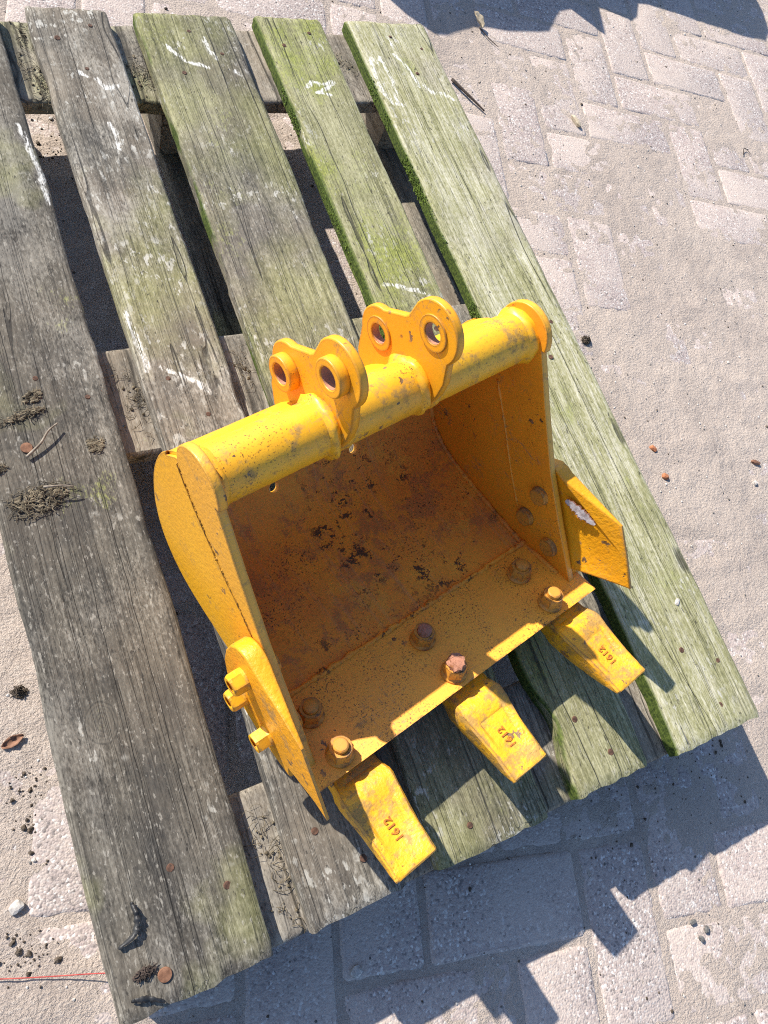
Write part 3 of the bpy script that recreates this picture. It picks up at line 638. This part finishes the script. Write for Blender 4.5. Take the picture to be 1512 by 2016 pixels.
# teeth
def tooth(xr, xt):
    st = [  # y, half width, top, bottom, recess
        (.165, .0235, .0285, .018, 0), (.108, .0255, .0500, .024, 0), (.099, .0262, .0540, .026, 0), (.092, .0265, .0560, .027, 0), (.0885, .0272, .0600, .028, 0), (.081, .0295, .0662, .030, 0),
        (.076, .0297, .0682, .0315, 0), (.066, .0285, .0704, .0350, 0), (.0615, .0279, .0715, .0365, .0026), (.045, .0258, .0757, .044, .0030), (.028, .0246, .0802, .0535, .0026), (.013, .0243, .0842, .064, .0016),
        (.0085, .0243, .0856, .069, 0), (.0015, .0243, .0874, .0795, 0), (0, .0238, .0866, .0805, 0)]
    V = []; F = []
    for (y, hw, zt, zb, rc) in st:
        t = min(1, max(0, y / .095)); xc = xt + (xr - xt) * t; pw = hw * .70; hb = hw * .86
        for (a, z) in ((-hb, zb), (hb, zb), (hw, zb + (zt - zb) * .45), (hw, zt - .0028), (hw - .0022, zt), (pw, zt), (pw - .0035, zt - rc), (-pw + .0035, zt - rc), (-pw, zt), (-hw + .0022, zt), (-hw, zt - .0028), (-hw, zb + (zt - zb) * .45)):
            V.append((xc + a + random.gauss(0, .00025), y + random.gauss(0, .0002), z + random.gauss(0, .0002)))
    m_ = 12
    for i in range(len(st) - 1):
        for j in range(m_): F.append((i * m_ + j, i * m_ + (j + 1) % m_, (i + 1) * m_ + (j + 1) % m_, (i + 1) * m_ + j))
    F.append(tuple(reversed(range(m_)))); F.append(tuple((len(st) - 1) * m_ + j for j in range(m_)))
    me = bpy.data.meshes.new('tooth'); me.from_pydata(V, [], F)
    bm = bmesh.new(); bm.from_mesh(me); bmesh.ops.recalc_face_normals(bm, faces=bm.faces); bm.to_mesh(me); bm.free()
    t = part('tooth', me, YTOOTH, 32)
    cu = bpy.data.curves.new('tmp', 'FONT'); cu.body = '1612'; cu.size = .0108; cu.extrude = .0004; cu.bevel_depth = .00025; cu.align_x = 'CENTER'; cu.align_y = 'CENTER'; cu.space_character = 1.12; cu.offset = .00012
    o = bpy.data.objects.new('tmp', cu); COL.objects.link(o); me = baked(o); me.materials.clear()
    sl_ = math.atan2(.0842 - .0715, .0615 - .013); y0 = .0365; z0 = .0781 - .0025; xc = xt + (xr - xt) * y0 / .095
    B = Matrix(((0, -1, 0), (math.cos(sl_), 0, math.sin(sl_)), (-math.sin(sl_), 0, math.cos(sl_)))).to_4x4()
    me.transform(Matrix.Translation((xc, y0, z0)) @ B)
    part('number', me, LETTER, None, t)
    return t
tooth(-.0185, -.024); tooth(.1315, .1254); tooth(.2875, .2877)
# side cutters, bolted through the side plates
CUT = [(.2560, .100), (.2550, .122), (.2505, .1360), (.2420, .1450), (.2330, .1475), (.2247, .1470), (.1860, .1535), (.1475, .1595), (.1150, .1360), (.0835, .1110), (.100, .098), (.1180, .0835), (.1345, .0690), (.1270, .0550), (.150, .0430), (.180, .0380), (.215, .0365), (.240, .050), (.2520, .075)]
BOLTS = [(.2244, .1097), (.2157, .0665), (.1713, .0700)]
for s in (-1, 1):
    xi = XL - TO - .0003 if s < 0 else XR + TO + .0003; xo = xi + s * .0175
    def flare(y, z): return max(0., (y - .2247) * -.643 + (z - .1447) * .766)   # distance in front of the side plate's mouth edge
    def bevel(me):
        for v in me.vertices:   # the blade leans outwards and is forged thinner towards its free edge
            d = flare(v.co.y, v.co.z); v.co.x = xi + (v.co.x - xi) * max(.18, 1 - .80 * d / .058) + s * .28 * d
    me = yz_plate([CUT], min(xi, xo), max(xi, xo), .002); bevel(me)
    c = part('side_cutter', me, YCUT, 35)
    tag(c, 'flared cutter plate with bare steel scrape' if s > 0 else 'cutter plate with three bolt heads')
    for (y, z) in BOLTS:
        (V, F), (V2, F2) = hexnut(.0108, .0165, .006, .002, 1.0)
        nb = part('bolt_head', (V, F), YEL if s < 0 else NUTM, 12, c); be = None
        nb.matrix_basis = Matrix.Translation((xo - s * .001, y, z)) @ Matrix.Rotation(s * math.pi / 2, 4, 'Y') @ Matrix.Rotation(random.random() * 2, 4, 'Z')
        V2 = [(v[0], v[1], v[2]) for v in V2]; V2 = V + V2; F2 = [tuple(i + len(V) for i in f) for f in F2]
        (Vh, Fh), _ = hexnut(.0118, .0055, .004, .001, 1.02); nh = len(Vh); Vh2 = list(Vh); Fh2 = list(Fh) + [tuple(nh - 24 + j for j in range(24))]
        ih = part('bolt', (Vh2, Fh2), NUTM, 35, c)
        xin = XL if s < 0 else XR
        ih.matrix_basis = Matrix.Translation((xin, y, z)) @ Matrix.Rotation(-s * math.pi / 2, 4, 'Y') @ Matrix.Rotation(random.random() * 2, 4, 'Z')
        # close outer end of the head
        Vc = [(.0052 * math.cos(6.2832 * j / 16), .0052 * math.sin(6.2832 * j / 16), .0163) for j in range(16)] + [(.0112 * .9 * math.cos(6.2832 * j / 16), .0112 * .9 * math.sin(6.2832 * j / 16), .0160) for j in range(16)]
    if s > 0:   # scraped bare steel on the flared face
        for nm, mt, g, off in (('rust_rim', NUTR, 1.35, .0004), ('bare_scrape', BARE, 1.0, .0007)):
            random.seed(5); V = []; F = []; a = np.array([.2040, .1310]); b2 = np.array([.1640, .1360])
            for t in np.linspace(0, 1, 30):
                q = a + (b2 - a) * t; wd = .0052 * g * math.sin(math.pi * (.04 + .92 * t)) ** .55; dirn = np.array([.12, .99])
                for k_ in (random.uniform(.7, 1.15), -random.uniform(.65, 1.2)):
                    u1 = q + dirn * wd * k_; V.append((xi + s * .28 * flare(*u1) - s * off, u1[0], u1[1]))
            F = [(2 * t, 2 * t + 1, 2 * t + 3, 2 * t + 2) for t in range(29)]
            part(nm, (V, F), mt, None, c)

# ================================================================== ADDED SHADOW CASTER: unseen stand-in beyond the top of the frame, outline shaped for its shadow
BL = [(.640, 0.004), (.660, .30), (.660, .372), (.676, .413), (.705, .414), (.751, .402), (.795, .391), (.833, .392), (.877, .398), (.962, .395), (.993, .392), (1.058, .355), (1.092, .338), (1.134, .33), (1.14, .357), (1.15, .395), (1.194, .354), (1.231, .319), (1.255, .328), (1.288, .35), (1.325, .337), (1.381, .299), (1.415, .299), (1.479, .32), (1.563, .348), (1.637, .373), (1.704, .386), (1.757, .36), (1.83, .296), (1.858, .264), (1.88, .004)]
bl = empty('unseen_caster', (0, 1.85, 0)); tag(bl, 'unseen stand-in plate with an outline shaped to cast the jagged shadow beyond the pallet', 'shadow_caster')
me = curve_plate([BL], .018, .001)
for v in me.vertices: a, b, c = v.co; v.co = (a, -c, b)
link('shadow_caster', me, STEEL, bl)
for x in (.8, 1.6):
    V = [(x - .03, -.01, .003), (x + .03, -.01, .003), (x + .03, .22, .003), (x - .03, .22, .003), (x - .012, .008, .22), (x + .012, .008, .22)]
    mk('caster_brace', V, [(3, 2, 1, 0), (0, 1, 5, 4), (1, 2, 5), (2, 3, 4, 5), (3, 0, 4)], STEEL, bl)  # props holding up the added shadow caster

# ================================================================== SMALL THINGS
def thing(o, label, cat, group=None): return tag(o, label, cat, group)
def fibres(name, c, sx, sy, h, n, mat, label, cat, rot=0, group=None, thick=.00042, core=True):
    V = []; F = []; cr, sr = math.cos(rot), math.sin(rot)
    if core:
        for _ in range(int(n * 2.2)):
            a = random.random() * 6.28; q = math.sqrt(random.random()); px, py = sx * q * math.cos(a) * .8, sy * q * math.sin(a) * .8
            blob_vf((c[0] + px * cr - py * sr, c[1] + px * sr + py * cr, c[2] + h * .35 * random.random() * (1 - q * .6)), random.uniform(.0008, .0021), V, F, (1.5, 1, .6), .5)
    for _ in range(n):
        a = random.random() * 6.28; q = math.sqrt(random.random()); px, py = sx * q * math.cos(a), sy * q * math.sin(a)
        d = rot + random.gauss(0, .9) + (math.pi if random.random() < .5 else 0); L = random.uniform(.4, 1.1) * max(sx, sy) * .6; k = random.gauss(0, 2.0); pts = []
        for t in np.linspace(0, 1, 5):
            dd = d + k * t
            pts.append((c[0] + px * cr - py * sr + math.cos(dd) * L * (t - .5), c[1] + px * sr + py * cr + math.sin(dd) * L * (t - .5), c[2] + h * (1 - q) * random.uniform(.2, 1) + .001))
        tube_vf(pts, thick * random.uniform(.6, 1.2), 4, False, V, F)
    return thing(mk(name, V, F, mat), label, cat, group)
fibres('moss_clump', (.044, .489, DZ + .001), .034, .017, .007, 70, FIBRE, 'largest dried brown moss clump on the dark grey board', 'moss', .12)
fibres('moss_clump', (.111, .539, DZ + .001), .011, .010, .002, 26, FIBRE, 'small round dried moss tuft right of the pale twig', 'moss')
fibres('moss_clump', (.050, .588, DZ + .001), .026, .005, .004, 26, FIBRE, 'stringy dried moss strand above the pale twig', 'moss', .2)
fibres('moss_clump', (.013, .531, DZ + .001), .010, .006, .005, 22, FIBRE, 'dark looped moss curl at the left edge of the grey board', 'moss', .1)
fibres('moss_clump', (.062, .608, DZ + .001), .013, .008, .002, 18, FIBRE, 'wispy dried moss tuft highest on the dark grey board', 'moss', .5)
fibres('moss_clump', (.030, .034, DZ + .001), .011, .005, .004, 24, TWIGD, 'black crumpled moss scrap touching the round rusty washer', 'moss', .1)
fibres('moss_clump', (-.023, .329, .002), .009, .008, .010, 60, DIRT, 'dark soil and moss clump on sand left of the pallet', 'soil clump')
fibres('moss_clump', (.958, .638, .002), .010, .009, .012, 50, DIRT, 'dark soil and moss clump on sand right of the pallet', 'soil clump')
def stick(path, r, mat, label, cat='twig', name='twig', taper=.5):
    p = catmull(path, 5); V, F = tube_vf(p, np.linspace(r, r * taper, len(p)), 7); return thing(mk(name, V, F, mat, None, 180), label, cat)
stick([(.042, .5375, DZ + .004), (.058, .549, DZ + .006), (.068, .560, DZ + .009), (.079, .568, DZ + .008)], .0016, TWIG, 'pale dry twig beside the washer on the dark grey board')
stick([(.050, .497, DZ + .012), (.068, .494, DZ + .013), (.078, .4915, DZ + .011)], .0013, TWIG, 'short brown twig lying across the largest moss clump')
stick([(.944, 1.239, .004), (.958, 1.208, .005), (.972, 1.180, .005), (.983, 1.159, .004)], .0032, TWIGD, 'dark rough stick on paving beside the pale green board')
stick([(1.072, 1.380, .006), (1.085, 1.352, .004), (1.098, 1.332, .003)], .0012, TWIGD, 'thin brown stalk on paving by the pale curled leaf')
stick([(1.632, 1.030, .003), (1.640, 1.044, .006), (1.652, 1.042, .004), (1.656, 1.03, .003)], .0009, TWIGD, 'thin curled dark twig far right on paving')
V, F = tube_vf(catmull([(-.16, .090, .004), (-.096, .063, .006), (-.054, .046, .005), (-.012, .031, .012), (.02, .02, .03)], 6), .0006, 6); thing(mk('string', V, F, REDC), 'thin red string lying on sand left of the pallet', 'string')
def leaf(c, L, Wd, rz, mat, label, curl=.5, tilt=.1):
    V = []; F = []; a_, b_ = 9, 6
    for i in range(a_):
        t = i / (a_ - 1)
        for j in range(b_):
            q = j / (b_ - 1) * 2 - 1; wd = Wd * math.sin(math.pi * min(.97, t * .92 + .06)) ** .8 * (1 + .12 * math.sin(i * 3.1))
            V.append((L * (t - .5), q * wd, curl * wd * q * q + tilt * L * t * t + .0012 * math.sin(i * 2 + j)))
    for i in range(a_ - 1):
        for j in range(b_ - 1): F.append((i * b_ + j, (i + 1) * b_ + j, (i + 1) * b_ + j + 1, i * b_ + j + 1))
    o = mk('leaf', V, F, mat, None, 180); o.location = c; o.rotation_euler = (.1, 0, rz)
    md = o.modifiers.new('s', 'SOLIDIFY'); md.thickness = .0004
    return thing(o, label, 'leaf')
leaf((-.040, .279, .003), .024, .0055, .25, LEAF, 'dry brown leaf on sand left of the pallet', .6)
leaf((1.072, 1.392, .008), .034, .009, 1.9, LEAFP, 'pale curled dead leaf on paving in the top shadow', 1.0, .3)
def lump(name, c, r, sq, mat, label, cat, rz=0., group=None, seed=0):
    """faceted stone: a cut, jittered box"""
    random.seed(seed); bm = bmesh.new(); bmesh.ops.create_icosphere(bm, subdivisions=2, radius=r)
    for v in bm.verts:
        q = v.co / r; mx = max(abs(q.x), abs(q.y), abs(q.z)); v.co *= (.72 / mx * .55 + .55) * random.uniform(.88, 1.1); v.co.x *= sq[0]; v.co.y *= sq[1]; v.co.z *= sq[2]
    me = bpy.data.meshes.new(name); bm.to_mesh(me); bm.free(); o = link(name, me, mat); o.location = (c[0], c[1], c[2] + r * sq[2] * .6); o.rotation_euler = (0, 0, rz)
    return thing(o, label, cat, group)
lump('brick_fragment', (.985, .416, 0), .0065, (.75, 1.25, .8), BRICK, 'upper of two orange brick chips beside the pallet', 'brick chip', .6, None, 1)
lump('brick_fragment', (.981, .364, 0), .0062, (.9, 1.1, .9), BRICK, 'lower of two orange brick chips beside the pallet', 'brick chip', .9, None, 2)
lump('brick_fragment', (1.192, .344, 0), .0066, (1.4, .6, .7), LEAF, 'dark brown brick sliver at the right edge of the sand', 'brick chip', -.6, None, 3)
lump('wood_chip', (1.199, 1.133, 0), .010, (.45, 1.8, .5), LEAFP, 'tan wood chip standing on the paving at top right', 'wood chip', .15, None, 4)
lump('pebble', (1.167, .309, 0), .0045, (1, 1, .9), STONE, 'small white pebble on the sand near the dark brick sliver', 'pebble', 0, None, 5)
lump('pebble', (-.070, .119, 0), .0070, (1.1, .9, .6), STONE, 'broken white stone chip on sand at lower left', 'pebble', .4, None, 6)
for i, (x, y) in enumerate(((.677, -.22), (.692, -.236), (.679, -.242))):
    lump('pebble', (x, y, 0), .0042, (1.2, .8, .7), STONED, ('leftmost', 'rightmost', 'lowest')[i] + ' of three grey pebbles on the lit paving at bottom', 'pebble', i, None, 7 + i)
lump('pebble', (.237, -.082, 0), .0065, (1.1, 1.0, .6), STONE, 'pale stone chip on shaded paving below the pallet', 'pebble', .3, None, 11)
lump('pebble', (.757, .166, DZ - .002), .0045, (1.3, .8, .7), STONE, 'white chalky crumb on the pale green board', 'pebble', .7, None, 12)
random.seed(21)
# soil crumbs left of the pallet
V = []; F = []
for cx, cy, sp, nn in ((-.038, .231, .012, 34), (-.04, .197, .008, 18), (-.079, .082, .008, 20), (-.062, .066, .012, 30), (-.02, .15, .02, 12), (.80, -.03, .04, 90), (.66, -.06, .05, 40), (.19, 1.095, .02, 45), (.55, 1.1, .03, 15), (.42, -.05, .1, 50)):
    for _ in range(nn):
        x, y = random.gauss(cx, sp), random.gauss(cy, sp); r = random.uniform(.0006, .0014) if random.random() < .85 else random.uniform(.0014, .0034); blob_vf((x, y, sandz(x, y) + r * .3), r, V, F, (1, 1, .8), .5)
tag(mk('soil_crumbs', V, F, DIRT), 'dark soil crumbs strewn on the ground around the pallet', 'soil', kind='stuff')
# torn black plastic and a rusty washer at the lower left end of the grey board
def ribbon(path, wd, mat, label, name='plastic_scrap', cat='plastic scrap'):
    p = np.array(catmull(path, 6)); V = []; F = []
    for i, q in enumerate(p):
        t = p[min(i + 1, len(p) - 1)] - p[max(i - 1, 0)]; sd = np.array([-t[1], t[0], 0]); sd /= np.linalg.norm(sd) + 1e-9; s_ = wd * random.uniform(.6, 1.1) * (.35 + .65 * math.sin(math.pi * (i + .6) / (len(p) + .2)))
        V += [q + sd * s_ + np.array([0, 0, random.uniform(0, .003)]), q - sd * s_]
    for i in range(len(p) - 1): F.append((2 * i, 2 * i + 1, 2 * i + 3, 2 * i + 2))
    o = mk(name, V, F, mat, None, 180); md = o.modifiers.new('s', 'SOLIDIFY'); md.thickness = .0006
    return thing(o, label, cat)
ribbon([(.033, .092, DZ + .002), (.0345, .083, DZ + .006), (.033, .073, DZ + .005), (.028, .066, DZ + .005), (.014, .061, DZ + .002)], .0032, PLAST, 'curved strip of torn black plastic near the end of the grey board')
ribbon([(.014, .018, DZ + .002), (.020, .017, DZ + .005), (.029, .0135, DZ + .004), (.040, .006, DZ + .003)], .0028, PLAST, 'black plastic shred at the lower corner of the grey board')
def washer(c, r, mat, label):
    V = []; F = []; nn = 28
    for rr, z in ((r, 0), (r, .0012), (r * .93, .0018), (r * .5, .0020), (r * .2, .0021)):
        for j in range(nn): V.append((rr * math.cos(6.2832 * j / nn), rr * math.sin(6.2832 * j / nn), z))
    for k in range(4):
        for j in range(nn): F.append((k * nn + j, k * nn + (j + 1) % nn, (k + 1) * nn + (j + 1) % nn, (k + 1) * nn + j))
    F.append(tuple(4 * nn + j for j in range(nn))); o = mk('nail_head', V, F, mat, None, 35); o.location = c; o.rotation_euler = (.05, .03, 0); return thing(o, label, 'nail head')
washer((.045, .0255, DZ + .0002), .0062, REDP, 'bright rusty round nail head at the lower end of the grey board')
washer((.044, .549, DZ + .0002), .0060, REDP, 'tan rusty round nail head beside the pale twig')
# dry grass caught on the stringers in the gaps
V = []; F = []
for (cx, cy, sp, nn) in ((.168, 1.075, .012, 40), (.305, 1.1, .010, 34), (.172, 1.16, .008, 18), (.168, .60, .012, 30), (.165, .09, .010, 26), (.63, 1.12, .012, 20), (.305, .62, .008, 14), (.165, .03, .01, 14)):
    for _ in range(nn):
        x, y = random.gauss(cx, sp * .7), random.gauss(cy, sp * 2); d = random.random() * 6.28; k = random.gauss(0, 2); L = random.uniform(.006, .022); pts = []
        for t in np.linspace(0, 1, 5): pts.append((x + math.cos(d + k * t) * L * t, y + math.sin(d + k * t) * L * t, .1228 + .005 * math.sin(3 * t) * random.random()))
        tube_vf(pts, random.uniform(.00018, .0004), 4, False, V, F)
    for _ in range(nn // 2):
        blob_vf((random.gauss(cx, sp), random.gauss(cy, sp * 2), .1228), random.uniform(.0008, .0022), V, F, (1, 1, .7), .5)
tag(mk('dry_grass', V, F, FIBRE), 'dry grass shreds caught on the cross bars between the boards', 'grass', kind='stuff')
